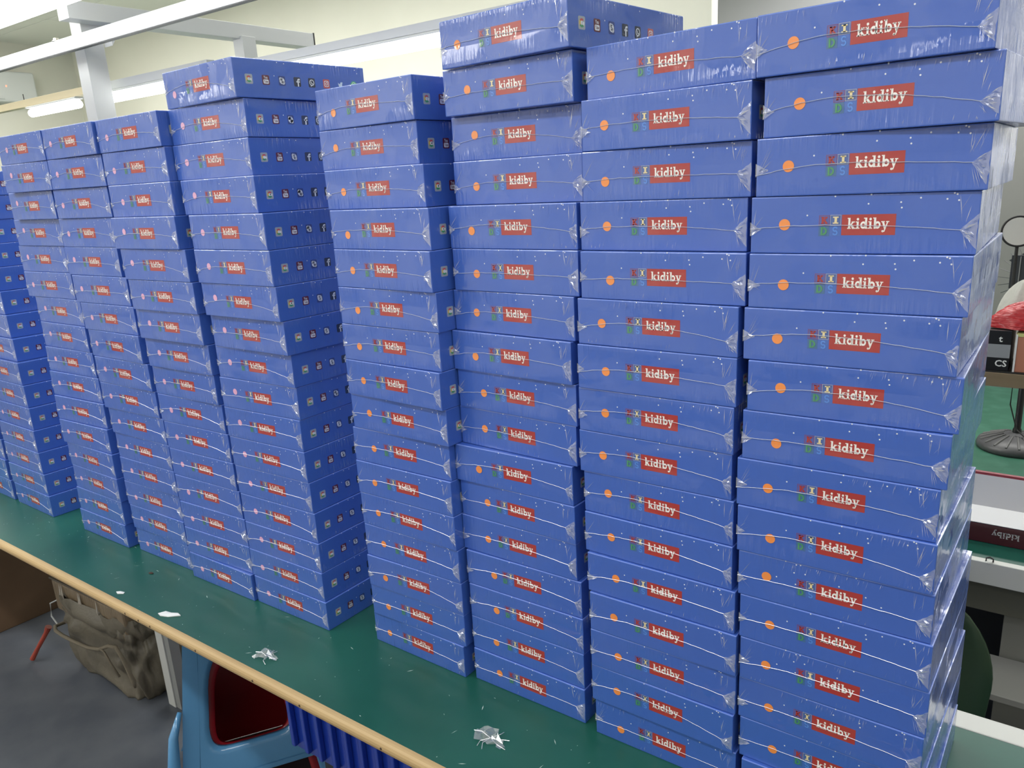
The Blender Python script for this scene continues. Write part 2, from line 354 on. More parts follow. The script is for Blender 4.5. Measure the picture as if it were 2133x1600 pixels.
def film_scrap(label, x, y, sc, seed):
    rs = random.Random(seed); mb = MB(); N_ = 7
    def fn(u, v):
        return ((u-.5)*sc*1.3+rs.uniform(-1, 1)*sc*.12, (v-.5)*sc*.6*(1+.5*math.sin(u*5))+rs.uniform(-1, 1)*sc*.1, rs.uniform(.0005, .012)*(.4+math.sin(PI*u)))
    mb.grid(fn, N_, 5)
    for k in range(6):
        a = rs.uniform(0, 2*PI); mb.tube([(0,0,.003),(math.cos(a)*sc*.5, math.sin(a)*sc*.4, .004),(math.cos(a+.2)*sc*.85, math.sin(a+.2)*sc*.6, .001)], .0006, 4, 1)
    tag(mb.obj('film_scrap', [M['film'], M['crease']], None, (x, y, TZ+.0008), (0, 0, rs.uniform(-.4,.4))), label, 'film scrap')
film_scrap('crumpled clear film scrap on green table above the blue stool', -.211, -.164, .045, 3)
film_scrap('crumpled clear film scrap on green table before the rightmost stacks', .392, -.105, .05, 8)

# ================================================================ blue boxes
BW, BD, BH = 0.27329, 0.33133, 0.075
def FP(u, v, h): return (u/1000-BW/2, -h, v/1000)
def SP(u, v, h): return (BW/2+h, u/1000, v/1000)
g_ = BH-.0006
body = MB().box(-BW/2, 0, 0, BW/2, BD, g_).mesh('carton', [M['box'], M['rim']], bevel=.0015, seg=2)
for q in body.polygons:      # upper edges painted paler to stand for the film's highlight line
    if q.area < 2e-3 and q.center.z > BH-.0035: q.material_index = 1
# front prints
f = Flat(); f.rect(117.3, 23.7, 181.5, 49.6, 'red'); f.put(KID, 124.5, 31.7, 49.5/KIDW, 9.2); 
for q in f.p[1:]: pass
f.p = [f.p[0]]+[(a, b, 1) for a, b, c in f.p[1:]]
LABEL = f.build('brand_label', FP)
f = Flat()
f.rect(88.9, 36.1, 102.2, 49.2, 'kred2'); f.frame(88.9, 36.1, 102.2, 49.2, .45, 'kred', 1)
for pts in (lambda q: q.p)(Flat().put(LET['k'][0], 0, 0, 1)): pass
K = Flat(); K.rect(.1,0,.4,1,'red'); K.rect(0,0,.5,.15,'red'); K.rect(0,.85,.5,1,'red'); K.line((.35,.42),(.82,.92),.2,'red'); K.line((.45,.55),(.88,.08),.24,'red'); K.rect(.62,0,1.02,.15,'red'); K.rect(.6,.85,.98,1,'red')
f.put(K, 91.6, 38.4, 8.2, 8.8); f.p = f.p[:-7]+[(a, 'kred' if b == 'white' else b, 2) for a, b, c in f.p[-7:]]
f.rect(102.9, 36.5, 116.4, 49.5, 'iblk'); f.frame(102.9, 36.5, 116.4, 49.5, .5, 'creamline', 1)
f.rect(108.3, 38.4, 111.4, 47.4, 'cream', 2); f.rect(106.4, 38.4, 113.3, 40, 'cream', 2); f.rect(106.4, 45.8, 113.3, 47.4, 'cream', 2)
f.rect(88.9, 22.6, 102.2, 35.6, 'green2'); f.arc(94.3, 29.1, 3.0, 5.2, -90, 90, 'green', 2); f.rect(91.6, 24, 94, 34.3, 'green', 2)
f.rect(102.9, 22.9, 116.4, 36.0, 'lblue2'); f.arc(109.7, 31.4, 1.6, 3.4, 20, 270, 'lblue', 2); f.arc(109.7, 26.9, 1.6, 3.4, -160, 90, 'lblue', 2)
BLOCKS = f.build('letter_blocks', FP)
def dots(pts, name, place, r=1.12):
    f = Flat()
    for x, y in pts: f.disc(x, y, r, 'icwhite', 0, 8)
    return f.build(name, place)
STARS = dots([(74.6,49.4),(149.3,62.5),(186.9,63.5),(188.1,56.9),(208.7,68.1),(237.6,65.9),(250.1,64.1),(244.9,72.6),(247.9,71.3),(108.8,72.8),(152,73.6)], 'star_print', FP)
STARSB = dots([(59.5,44.6),(72.4,73.6),(88.1,71.6),(94.3,72.4),(85.3,58),(101.5,59.4),(88.2,39.7),(172.2,72.5),(186.6,46.2),(207.7,36.5),(149.8,53)], 'star_print', FP)
SUN = {c: Flat().disc(54.7, 31, 7.4, c, 0, 28).build('round_sticker', FP, .0005) for c in ('orange', 'pink')}
# side icons
def icons():
    out = []; v = 35.2; s = 9.3
    def sq(u, c): f.rrect(u-s*.93, v-s, u+s*.93, v+s, 2.6, c)
    f = Flat(); out.append(f)
    u = 33.4; sq(u, 'icgrey')
    f.arc(u, v, 3.1, 6.3, 45, 140, 'icred', 1); f.arc(u, v, 3.1, 6.3, 140, 215, 'icyel', 1); f.arc(u, v, 3.1, 6.3, 215, 320, 'icgreen', 1); f.arc(u, v, 3.1, 6.3, 320, 370, 'icwhite', 1)
    f.disc(u, v, 3.0, 'icwhite', 2); f.rect(u, v-1.3, u+6.2, v+1.5, 'icwhite', 2)
    f = Flat(); out.append(f)
    u = 72.5; sq(u, 'maroon'); text(f, 'You', u, v+4.6, 7.6, 'icwhite', 1, .72); f.rrect(u-6.2, v-7.2, u+6.2, v+.8, 2, 'icwhite', 1); text(f, 'Tube', u, v-3.2, 6.4, 'maroon', 2, .72)
    f = Flat(); out.append(f)
    u = 110.9; f.rrect(u-s*.9, v-s, u+s*.9, v+s, 2.6, 'sknavy'); f.disc(u, v, 6.2, 'icwhite', 1); f.disc(u-3, v+3.2, 3.6, 'icwhite', 1); f.disc(u+3, v-3.2, 3.6, 'icwhite', 1)
    text(f, 'S', u, v, 11.5, 'navy', 2, .9)
    f = Flat(); out.append(f)
    u = 148.6; sq(u, 'navy'); f.rect(u+.2, v-9, u+3.4, v+2.2, 'icwhite', 1); f.arc(u+4.2, v+2.4, 0.9, 4.1, 90, 180, 'icwhite', 1); f.rect(u+4.2, v+3.3, u+6.8, v+6.5, 'icwhite', 1); f.rect(u-2.2, v-1.2, u+6.2, v+1.8, 'icwhite', 1)
    f = Flat(); out.append(f)
    u = 185.4; sq(u, 'navy'); f.arc(u, v+.4, 4.6, 6.2, 0, 360, 'icwhite', 1, 20); f.poly([(u-3.5,v-4),(u-.2,v-5.2),(u-2.8,v-8)], 'icwhite', 1); f.arc(u+1.6, v+1.8, 2.7, 4.3, 170, 280, 'icwhite', 1); f.disc(u-1.6, v+2, 1.1, 'icwhite', 1, 8); f.disc(u+1.8, v-2, 1.1, 'icwhite', 1, 8)
    f = Flat(); out.append(f)
    u = 223.9; sq(u, 'icred'); f.rrect(u-6, v-6.2, u+6, v+6.2, 3, 'icwhite', 1); f.rrect(u-4.6, v-4.8, u+4.6, v+4.8, 2.2, 'icred', 2); f.disc(u, v, 3.2, 'icwhite', 3); f.disc(u, v, 1.9, 'icred', 4); f.disc(u+3, v+3.2, .8, 'icwhite', 3, 8)
    f = Flat(); out.append(f)
    u = 261.6; w_ = 'ictw'
    f.poly([(u-7,v-5),(u-2.5,v-4.4),(u-5.6,v-2.6),(u-3.6,v-2.3),(u-6.4,v+.4),(u-4.4,v+.2),(u-6.4,v+4.2),(u-3,v+1.8),(u,v+1.4),(u+.6,v+4.6),(u+3.6,v+5.4),(u+7,v+4.6),(u+5.6,v+2.4),(u+4.8,v-2.6),(u+1.5,v-6),(u-3,v-6.6)], w_, 1)
    f = Flat(); out.append(f)
    u = 299.8; f.disc(u, v, 9, 'wa', 0, 24); f.poly([(u-8.6,v-3),(u-3,v-8.6),(u-9,v-9.4)], 'wa', 0); f.arc(u, v, 5.6, 6.8, 0, 360, 'icwhite', 1, 20); f.arc(u+1.8, v+1.8, 3, 4.6, 170, 280, 'icwhite', 1); f.disc(u-1.8, v+2.2, 1.2, 'icwhite', 1, 8); f.disc(u+2.2, v-1.9, 1.2, 'icwhite', 1, 8)
    return [q.build('app_icon', SP, .00015) for q in out]
ICONS = icons()
SSTARS = dots([(71.7,73.0),(103.3,70.2),(119.9,68.9),(93,44),(191.4,67.5),(254.3,71.5),(314,72.6),(305.7,67.9),(311.5,61),(160,72.9)], 'star_print', SP)

def sliver(mb, a, b, wd, y, mi=0):
    dx, dz = b[0]-a[0], b[1]-a[1]; L_ = math.hypot(dx, dz) or 1; nx, nz = -dz/L_*wd/2, dx/L_*wd/2
    return mb.add([(a[0],y,a[1]), (a[0]*.5+b[0]*.5+nx, y-.0006, a[1]*.5+b[1]*.5+nz), (b[0],y,b[1]), (a[0]*.5+b[0]*.5-nx, y-.0002, a[1]*.5+b[1]*.5-nz)], [(3,2,1,0)], mi)
SEAMS = []; KNOTS = []; PLEATS = []; LKNOTS = []
for v_ in range(8):
    rs = random.Random(100+v_)
    zl = .030+rs.uniform(-.004, .003); zm = .0375+rs.uniform(-.006, .006); zr = .027+rs.uniform(-.005, .005); ur = BW/2-.012-rs.uniform(0, .008)
    pts = []
    N_ = 26
    for i in range(N_+1):
        t = i/N_; x = -BW/2-.001+(ur+BW/2+.001)*t
        z = zl+(zm-zl)*math.sin(min(1, t*2.6)*PI/2) if t < .385 else zm+(zr-zm)*((t-.385)/.615)**1.8
        pts.append((x, -.0012-.0008*math.sin(PI*t), z+rs.uniform(-.0005, .0005)))
    SEAMS.append(MB().tube(pts, .00038, 4).mesh('wrap_seam', [M['seam']]))
    # corner knot: crumpled triangle between the seam's end and the corner edge
    mb = MB(); A = Vector((ur-.002, 0, zr)); T = Vector((BW/2-.0005, 0, zr+rs.uniform(.008, .02))); B_ = Vector((BW/2-.001, 0, rs.uniform(.003, .010)))
    nu, nv = 6, 8
    def fn(u, v):
        p = A.lerp(T.lerp(B_, v), u); am = .0045*math.sin(PI*min(1, u*1.1))
        return (p.x+rs.uniform(-.001, .001)*u, -.0008-rs.uniform(0, 1)*am, p.z+rs.uniform(-.0012, .0012)*u)
    mb.grid(fn, nu, nv, 0)
    for k in range(9):
        t = rs.random(); e = T.lerp(B_, t); s_ = rs.uniform(.2, .6); a_ = A.lerp(e, s_); b_ = A.lerp(e, min(1, s_+rs.uniform(.2, .45)))
        sliver(mb, (a_.x, a_.z), (b_.x, b_.z), rs.uniform(.0006, .0014), -.004-rs.uniform(0, .0025), 1)
    for k in range(rs.choice([4, 7, 9])):     # long creases fanning up from the knot
        a_ = (A.x+rs.uniform(-.004, .010), zr+rs.uniform(.008, .02)); b_ = (a_[0]+rs.uniform(-.006, .014), min(.072, a_[1]+rs.uniform(.01, .035)))
        b_ = (min(b_[0], BW/2-.001), b_[1]); sliver(mb, a_, b_, rs.uniform(.0003, .0008), -.0014, 1 if k % 3 == 0 else 0)
    for k in range(3):
        a_ = (A.x+rs.uniform(0, .006), zr-.004); b_ = (a_[0]+rs.uniform(.002, .009), rs.uniform(.002, .01)); sliver(mb, a_, b_, .0005, -.0014, 1)
    KNOTS.append(mb.mesh('wrap_corner_fold', [M['film'], M['crease']]))
    # small left knot
    mb = MB(); A = Vector((-BW/2+.012+rs.uniform(0, .006), 0, zl+.001))
    def fn2(u, v):
        p = A.lerp(Vector((-BW/2-.001, 0, zl+.010-.018*v)), u); return (p.x, -.0008-rs.uniform(0, .003)*math.sin(PI*u), p.z+rs.uniform(-.001, .001))
    mb.grid(fn2, 4, 4, 0)
    for k in range(6):
        a_ = (-BW/2+rs.uniform(0, .006), zl+rs.uniform(-.004, .006)); b_ = (a_[0]+rs.uniform(0, .022), a_[1]+rs.uniform(-.02, .035)); b_ = (b_[0], max(.002, min(.072, b_[1]))); sliver(mb, a_, b_, .0005, -.0014, 1 if k % 2 else 0)
    LKNOTS.append(mb.mesh('wrap_edge_fold', [M['film'], M['crease']]))
    mb = MB(); c0 = rs.uniform(-BW/2, BW/2-.1)
    for k in range(rs.choice([10, 22, 34])):
        x = c0+rs.uniform(0, .15); x = min(x, BW/2-.004); tp = rs.random() < .7
        z0 = .0725 if tp else .003; dz = rs.uniform(.004, .016)*(-1 if tp else .7); sl = -.18+rs.uniform(-.08, .08)
        sliver(mb, (x, z0), (x+dz*-sl, z0+dz), rs.uniform(.0003, .0006), -.0009, 1 if rs.random() < .35 else 0)
    PLEATS.append(mb.mesh('wrap_pleats', [M['film'], M['crease']]))
mb = MB(); rs = random.Random(77)
for k in range(16):
    y = rs.uniform(.02, .20); z0 = rs.uniform(.002, .012); z1 = z0+rs.uniform(.008, .025)
    wd = rs.uniform(.0003, .0007); mb.add([(BW/2+.0008,y,z1),(BW/2+.0014,y+wd+.001,(z0+z1)/2),(BW/2+.0008,y+.004,z0),(BW/2+.0012,y-wd+.002,(z0+z1)/2)], [(3,2,1,0)], 1 if k % 4 == 0 else 0)
SPLEATS = mb.mesh('wrap_pleats', [M['film'], M['crease']])
DATA = "0,0,-21178,-288,-115,0,0;0,1,-21268,-300,1,0,0;0,2,-21297,-240,-95,0,0;0,3,-21413,-217,-181,0,0;0,4,-21432,-213,-82,0,0;0,5,-21555,-189,-133,0,0;0,6,-21605,-126,-169,0,0;0,7,-21854,-76,-168,0,0;0,8,-22152,50,-151,0,0;0,9,-22404,49,-62,0,0;0,10,-22538,121,-43,0,0;0,11,-22756,250,75,0,0;0,12,-22761,336,143,0,0;0,13,-22747,340,155,0,0;0,14,-22740,293,111,0,0;1,0,-18148,-323,-104,0,0;1,1,-18224,-307,4,0,0;1,2,-18297,-280,-89,0,0;1,3,-18361,-254,-102,0,0;1,4,-18432,-206,-72,0,0;1,5,-18524,-173,-113,0,0;1,6,-18614,-156,-149,0,0;1,7,-18844,-55,-117,0,0;1,8,-19111,24,-120,0,0;1,9,-19345,81,-2,0,0;1,10,-19553,156,-1,0,0;1,11,-19699,256,95,0,0;1,12,-19777,327,169,0,0;1,13,-19737,307,179,0,0;1,14,-19697,287,179,0,0;2,0,-13422,-263,76,-7,1;2,1,-13384,-241,57,-3,-1;2,2,-13346,-241,-61,-6,0;2,3,-13356,-240,34,-6,2;2,4,-13430,-241,373,-7,4;2,5,-13479,-193,496,-4,5;2,6,-13580,-137,474,-3,5;2,7,-13632,-109,283,1,4;2,8,-13690,-94,-1,0,5;2,9,-13763,-55,39,2,6;2,10,-14040,-64,336,-7,1;2,11,-14121,-40,222,-3,7;2,12,-13981,-81,127,2,9;2,13,-13630,-235,-94,-4,11;2,14,-13259,-388,70,2,11;2,15,-13182,-411,-106,3,3;3,0,-10287,-101,134,1,-4;3,1,-10297,-128,204,5,4;3,2,-10328,-117,347,-1,-5;3,3,-10292,-138,248,5,5;3,4,-10300,-135,154,2,2;3,5,-10305,-165,264,-3,3;3,6,-10388,-204,299,-4,3;3,7,-10403,-233,110,-1,6;3,8,-10519,-239,-175,-12,2;3,9,-10573,-231,97,0,0;3,10,-10706,-227,282,-9,3;3,11,-10872,-218,156,-6,6;3,12,-10843,-229,106,-8,0;3,13,-10670,-285,202,-10,-1;3,14,-10492,-362,129,-9,2;3,15,-10434,-434,-240,-10,2;4,0,-7255,-226,104,1,0;4,1,-7277,-179,411,-3,0;4,2,-7300,-164,413,-4,-4;4,3,-7350,-150,349,1,-3;4,4,-7389,-156,253,-1,0;4,5,-7413,-157,280,0,1;4,6,-7446,-171,298,2,0;4,7,-7465,-203,52,-2,1;4,8,-7435,-258,130,7,4;4,9,-7454,-341,134,4,6;4,10,-7417,-403,197,5,-1;4,11,-7462,-429,232,-6,6;4,12,-7552,-487,114,1,6;4,13,-7606,-393,-34,7,0;4,14,-7653,-365,9,-6,-2;4,15,-7640,-412,-99,-6,-2;5,0,-4451,-143,61,1,2;5,1,-4489,-130,137,-5,-3;5,2,-4484,-118,184,7,2;5,3,-4505,-102,238,2,1;5,4,-4532,-106,235,2,-1;5,5,-4541,-126,191,1,0;5,6,-4545,-134,269,4,6;5,7,-4516,-140,340,3,8;5,8,-4494,-156,148,-1,4;5,9,-4445,-226,-156,0,6;5,10,-4428,-323,-62,-2,7;5,11,-4431,-362,-18,0,3;5,12,-4447,-362,-157,-3,2;5,13,-4708,-264,-164,-1,6;5,14,-4887,-170,70,-4,2;5,15,-4855,-164,15,-2,3;5,16,-4829,-253,-545,-11,-8;6,0,-456,200,-147,-3,-2;6,1,-390,186,121,0,-5;6,2,-372,162,166,2,-6;6,3,-372,169,-21,6,2;6,4,-376,148,-132,1,0;6,5,-381,137,-84,3,-4;6,6,-379,164,-1,10,-1;6,7,-305,118,-259,3,3;6,8,-298,44,-521,1,-1;6,9,-288,78,-282,-2,-5;6,10,-242,51,-327,3,-5;6,11,-246,15,-603,3,-1;6,12,-251,54,-403,-2,-8;6,13,-442,210,-320,2,-2;6,14,-657,369,-395,-4,6;6,15,-620,323,-589,0,-5;7,0,2474,288,-47,16,1;7,1,2462,315,-23,12,-5;7,2,2471,311,16,18,-4;7,3,2453,325,72,19,-1;7,4,2374,347,-132,15,-1;7,5,2391,337,-311,18,3;7,6,2368,313,-45,8,-4;7,7,2458,400,-436,11,2;7,8,2502,369,-410,13,-1;7,9,2472,312,-485,6,-6;7,10,2524,382,-518,5,0;7,11,2621,361,-269,5,-4;7,12,2594,389,-121,1,-4;7,13,2618,573,-204,1,-4;7,14,2563,676,-122,2,7;7,15,2611,431,-489,5,4;7,16,2696,278,-899,-10,-1;8,0,5504,186,-59,3,-7;8,1,5463,140,-152,3,1;8,2,5479,150,84,6,0;8,3,5485,129,-64,-1,3;8,4,5437,168,-124,7,3;8,5,5369,212,-270,3,2;8,6,5360,244,-280,-2,6;8,7,5317,228,-105,-4,0;8,8,5340,208,-154,1,1;8,9,5370,186,-27,3,-2;8,10,5379,202,-175,-5,1;8,11,5452,237,-11,4,-5;8,12,5401,370,60,-2,2;8,13,5456,354,-128,-9,-6;8,14,5479,288,-494,-9,1;8,15,5527,346,-865,-6,-5;9,0,8355,132,65,0,0;9,1,8285,182,-106,5,-1;9,2,8252,165,-206,0,0;9,3,8268,158,-43,-8,2;9,4,8248,146,-119,-2,0;9,5,8211,156,4,-6,6;9,6,8183,127,-69,1,-4;9,7,8153,163,32,-3,-1;9,8,8218,174,52,0,-5;9,9,8278,203,319,-3,3;9,10,8191,193,23,-2,-2;9,11,8245,207,130,-2,-2;9,12,8252,254,361,-5,3;9,13,8311,218,190,-8,3;9,14,8374,146,-602,-3,4;9,15,8278,50,-811,-2,1"
STK = {0: 'stack cut off by the left edge', 1: 'leftmost stack that shows app icons', 2: 'first pink-dot stack from the left', 3: 'second pink-dot stack from the left',
       4: 'third pink-dot stack from the left', 5: 'fourth pink-dot stack, icons on its side', 6: 'first orange-dot stack from the left', 7: 'second orange-dot stack from the left',
       8: 'third orange-dot stack from the left', 9: 'rightmost orange-dot stack'}
ORD = ['topmost', 'second from top', 'third from top', 'fourth from top', 'fifth from top', 'sixth from top', 'seventh from top', 'eighth from top']
ORB = ['bottom', 'second from bottom', 'third from bottom', 'fourth from bottom', 'fifth from bottom', 'sixth from bottom', 'seventh from bottom', 'eighth from bottom', 'ninth from bottom']
rows = [tuple(int(v) for v in r.split(',')) for r in DATA.split(';')]
cnt = {}
for r in rows: cnt[r[0]] = max(cnt.get(r[0], 0), r[1]+1)
def tall(r): return cnt[r[0]]-1-r[1]
rs = random.Random(21)
for (s, k, x, y, t, du, dv) in rows:
    x, y, t = x/1e4, y/1e4, t/1e4
    ft = tall((s, k)); pos = ORD[ft] if ft < 8 else ORB[k]
    o = thing('gift_box', 'blue film-wrapped box, %s in the %s' % (pos, STK[s]), 'box', (x+BW/2, y, TZ+k*BH+.0003), t, 'film-wrapped blue boxes stacked on the green table')
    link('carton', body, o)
    link('brand_label', LABEL, o, (.001, 0, 0)); link('letter_blocks', BLOCKS, o, (.001, 0, 0))
    link('round_sticker', SUN['pink' if s < 6 else 'orange'], o, ((du-4.3)/1000, 0, (dv+3.9)/1000))
    link('star_print', STARSB if (s == 9 and k in (3, 5)) else STARS, o)['kind'] = 'stuff'
    
    for ic in ICONS[:{5: 8, 9: 0, 1: 4, 6: 4, 7: 8 if ft == 0 else 3}.get(s, 3)]: link('app_icon', ic, o)
    if s != 9: link('star_print', SSTARS, o)['kind'] = 'stuff'
    v_ = rs.randrange(8); link('wrap_seam', SEAMS[v_], o); link('wrap_corner_fold', KNOTS[v_], o)
    link('wrap_edge_fold', LKNOTS[rs.randrange(8)], o)
    if rs.random() < .75: link('wrap_pleats', PLEATS[rs.randrange(8)], o)['kind'] = 'stuff'
    if s in (5, 1, 7) and rs.random() < .7: link('wrap_pleats', SPLEATS, o)['kind'] = 'stuff'

# ================================================================ overhead frame and lamps behind
ledm = mat('lit lamp tube', (1, 1, 1), .4, emit=(1, 1, .97), es=7.5)
alum = mat('white aluminium bar', (0.78, 0.80, 0.82), .3, metal=.2)
frm = mat('white painted frame', (0.50, 0.51, 0.51), .4)
capm = mat('black plastic cap', (0.02, 0.02, 0.02), .5)
yelw = mat('pale wood rail', (0.74, 0.64, 0.42), .6)
F = thing('overhead_frame', 'white painted steel frame with crossbeam rising behind the pink-dot stacks', 'frame', (-2.05, .66, 0))
def fb(name, x0, y0, z0, x1, y1, z1, m, bevel=.002):
    return MB().box(x0+2.05, y0-.66, z0, x1+2.05, y1-.66, z1).obj(name, m, F, bevel=bevel)
fb('post', -2.185, .66, 0, -2.105, .74, TZ+1.70, frm)
fb('post', -2.075, 1.32, 0, -2.005, 1.39, TZ+1.69, frm)
fb('crossbeam', -2.10, .58, TZ+1.678, -2.02, 1.74, TZ+1.742, frm)
fb('end_cap', -2.102, 1.74, TZ+1.676, -2.018, 1.745, TZ+1.744, capm, 0)
br = MB().add([(-2.10,.74,TZ+1.69),(-2.10,.80,TZ+1.69),(-2.10,.74,TZ+1.60),(-2.04,.74,TZ+1.69),(-2.04,.80,TZ+1.69),(-2.04,.74,TZ+1.60)], [(0,2,1),(3,4,5),(0,1,4,3),(1,2,5,4),(0,3,5,2)])
br.v = [(a+2.05, b-.66, c) for a, b, c in br.v]; br.obj('gusset', frm, F)
B = thing('aluminium_bar', 'bright white aluminium bar crossing above the frame post', 'bar', (-2.0, .6, TZ+1.605))
MB().box(-4.5, -.009, -.030, 3.6, .009, .018).obj('bar', alum, B, bevel=.003)
MB().box(-4.5, -.0095, -.033, 3.6, .0095, -.0302).obj('lower_groove', darkm, B)
MB().lathe([(0, .012), (.010, .012), (.012, .004), (.016, .002), (.016, 0)], 12).obj('bolt', mat('zinc bolt', (.6,.58,.5), .3, metal=.8), B, (-.19, .0, .016))
def fixture(name, label, x0, x1, y, z, railh, r, group):
    t = thing(name, label, 'lamp', ((x0+x1)/2, y, z), 0, group); h = (x1-x0)/2
    mb = MB(); pr = [(-.020,0),(-.020,railh),(-.016,railh+.004),(.016,railh+.004),(.020,railh),(.020,0)]
    mb.add([(sx*h, a, b) for sx in (-1, 1) for a, b in pr], [tuple(range(5, -1, -1)), tuple(range(6, 12))]+[(k, (k+1) % 6, 6+(k+1) % 6, 6+k) for k in range(6)])
    mb.obj('lamp_housing', greym2, t)
    pts = [(-h+.01+.0*i, 0, -r-.003) for i in range(1)]+[(h-.01, 0, -r-.003)]
    MB().tube([(-h+.004, 0, -r-.003), (-h+.012, 0, -r-.003), (h-.012, 0, -r-.003), (h-.004, 0, -r-.003)], [r*.6, r, r, r*.6], 12).obj('lamp_tube', ledm, t, smooth=True)
    return t
greym2 = mat('light grey lamp housing', (0.56, 0.58, 0.58), .45)
grp = 'tube lamps hung above the work line'
fixture('tube_lamp', 'lit tube lamp with rounded left end just right of the frame post', -2.35, -1.549, .80, TZ+1.4464, .004, .018, grp)
fixture('tube_lamp', 'lit tube lamp seen between the fourth pink-dot and first orange-dot stacks', -1.493, 0.132, .80, TZ+1.424, .004, .016, grp)
fixture('tube_lamp', 'lit tube lamp with rounded left end left of the frame post', -2.984, -2.502, .80, TZ+1.4509, .004, .018, grp)
fixture('tube_lamp', 'wide overexposed tube lamp at the top left corner above the bar', -3.8, .4, .40, TZ+1.742, .03, .046, grp)
LR = thing('lamp_rail', 'light grey steel rail running above the tube lamps behind the stacks', 'rail', (-1.5, .80, TZ))
MB().box(-.80, -.016, 1.4548999999999999, -.001, .016, 1.489).obj('rail', greym2, LR, bevel=.002)
MB().box(.001, -.016, 1.4324999999999999, 4.0, .016, 1.4598).obj('rail', greym2, LR, bevel=.002)
tag(bx('wood_rail', -4.8, .785, TZ+1.4594, -2.25, .815, TZ+1.4912, yelw, bevel=.002), 'pale yellow wooden rail crossing left of the white frame post', 'rail')
# air conditioner on the far wall
AC = thing('air_conditioner', 'white wall air conditioner with red light high at the far left', 'air conditioner', (-9.3, 3.05, 2.90))
acm = mat('white ac plastic', (0.60, 0.62, 0.62), .35)
MB().box(0, -.55, 0, .2, .57, .33).obj('case', acm, AC, bevel=.03, seg=4)
MB().box(.2, .24, .16, .203, .252, .178).obj('power_light', mat('red indicator', (1,.2,.1), .5, emit=(1,.25,.15), es=2), AC)
MB().box(.2, .40, .01, .203, .408, .09).obj('slot', capm, AC)
MB().box(.198, -.5, .03, .215, .2, .05).obj('louver', greym2, AC)

# ================================================================ second line behind (right edge)
T2 = thing('second_table', 'green-topped second work table with white steel front rail behind the boxes', 'table', (1.0, 1.5, 0))
def t2(name, x0, y0, z0, x1, y1, z1, m, bevel=.0): return MB().box(x0-1, y0-1.5, z0, x1-1, y1-1.5, z1).obj(name, m, T2, bevel=bevel)
olive = mat('olive grey steel panel', (0.11, 0.11, 0.085), .55)
t2('table_top', -1.9, 1.125, TZ-.03, 3.4, 1.75, TZ, greenm, .001)
t2('front_rail', -1.9, 1.10, TZ-.058, 3.4, 1.125, TZ+.004, whitem, .002)
t2('fascia_panel', -1.9, 1.13, TZ-.148, 3.4, 1.145, TZ-.058, olive)
t2('leg_panel', 1.118, 1.18, 0.0, 1.75, 1.22, TZ-.15, mat('grey side panel', (.26,.26,.23), .5), .002)
t2('inner_rail', .2, 1.55, TZ-.36, 1.1, 1.60, TZ-.32, greym)
t2('back_panel', -1.8, 1.7, .02, 3.2, 1.72, TZ-.1, darkm)
t2('lower_shelf', .55, .98, TZ-.312, 1.9, 1.17, TZ-.295, mat('grey shelf plate', (.30,.30,.28), .5), .001)
MB().lathe([(0,.003),(.006,.003),(.008,0)], 12).obj('knob_base', whitem, T2, (.075, 1.105-1.5, TZ+.004))
kb = MB().tube([(-.008,0,0),(-.008,0,.008),(0,0,.012),(.008,0,.008),(.008,0,0)], .002, 6).obj('latch', capm, T2, (.075, 1.108-1.5, TZ+.005))
# open maroon and white carton lying on it, print upside down
GB = thing('open_gift_box', 'open white-lined maroon box with upside-down print on the second table', 'box', (1.085, 1.23, TZ+.001))
mar = mat('maroon card', (0.07, 0.008, 0.014), .35, coat=.4); whc = mat('white card lining', (0.78, 0.78, 0.80), .5); mar2 = mat('maroon card edge', (.30,.04,.06), .5)
MB().box(-.15, 0, 0, .15, .012, .052).obj('front_wall', mar, GB, bevel=.001)
MB().box(-.15, .012, 0, .15, .20, .004).obj('bottom', whc, GB)
MB().add([(-.15,.0,.0555),(.15,.0,.0555),(.15,.075,.075),(-.15,.075,.075),(-.15,.003,.0525),(.15,.003,.0525),(.15,.078,.071),(-.15,.078,.071)], [(0,1,2,3),(7,6,5,4),(0,4,5,1),(1,5,6,2),(2,6,7,3),(3,7,4,0)]).obj('inner_flap', whc, GB)
MB().box(-.15, .19, 0, .15, .20, .125).obj('back_wall', whc, GB)
MB().box(-.151, .19, .125, .151, .203, .132).obj('rim', mar2, GB)
ff = Flat(); ff.put(KID, 0, 0, 1, 1)
mbk = MB()
for pts, c, l in ff.p:
    q = [(-px*.0105+.0*1, -py*.0115) for px, py in pts]
    ar = sum(q[i][0]*q[(i+1) % len(q)][1]-q[(i+1) % len(q)][0]*q[i][1] for i in range(len(q)))
    if ar < 0: q = q[::-1]
    mbk.add([(a, 0, b) for a, b in q], [tuple(range(len(q)))])
mbk.obj('brand_label', mat('silver grey print', (.55,.53,.52), .4), GB, (.043, -.0004, .038))

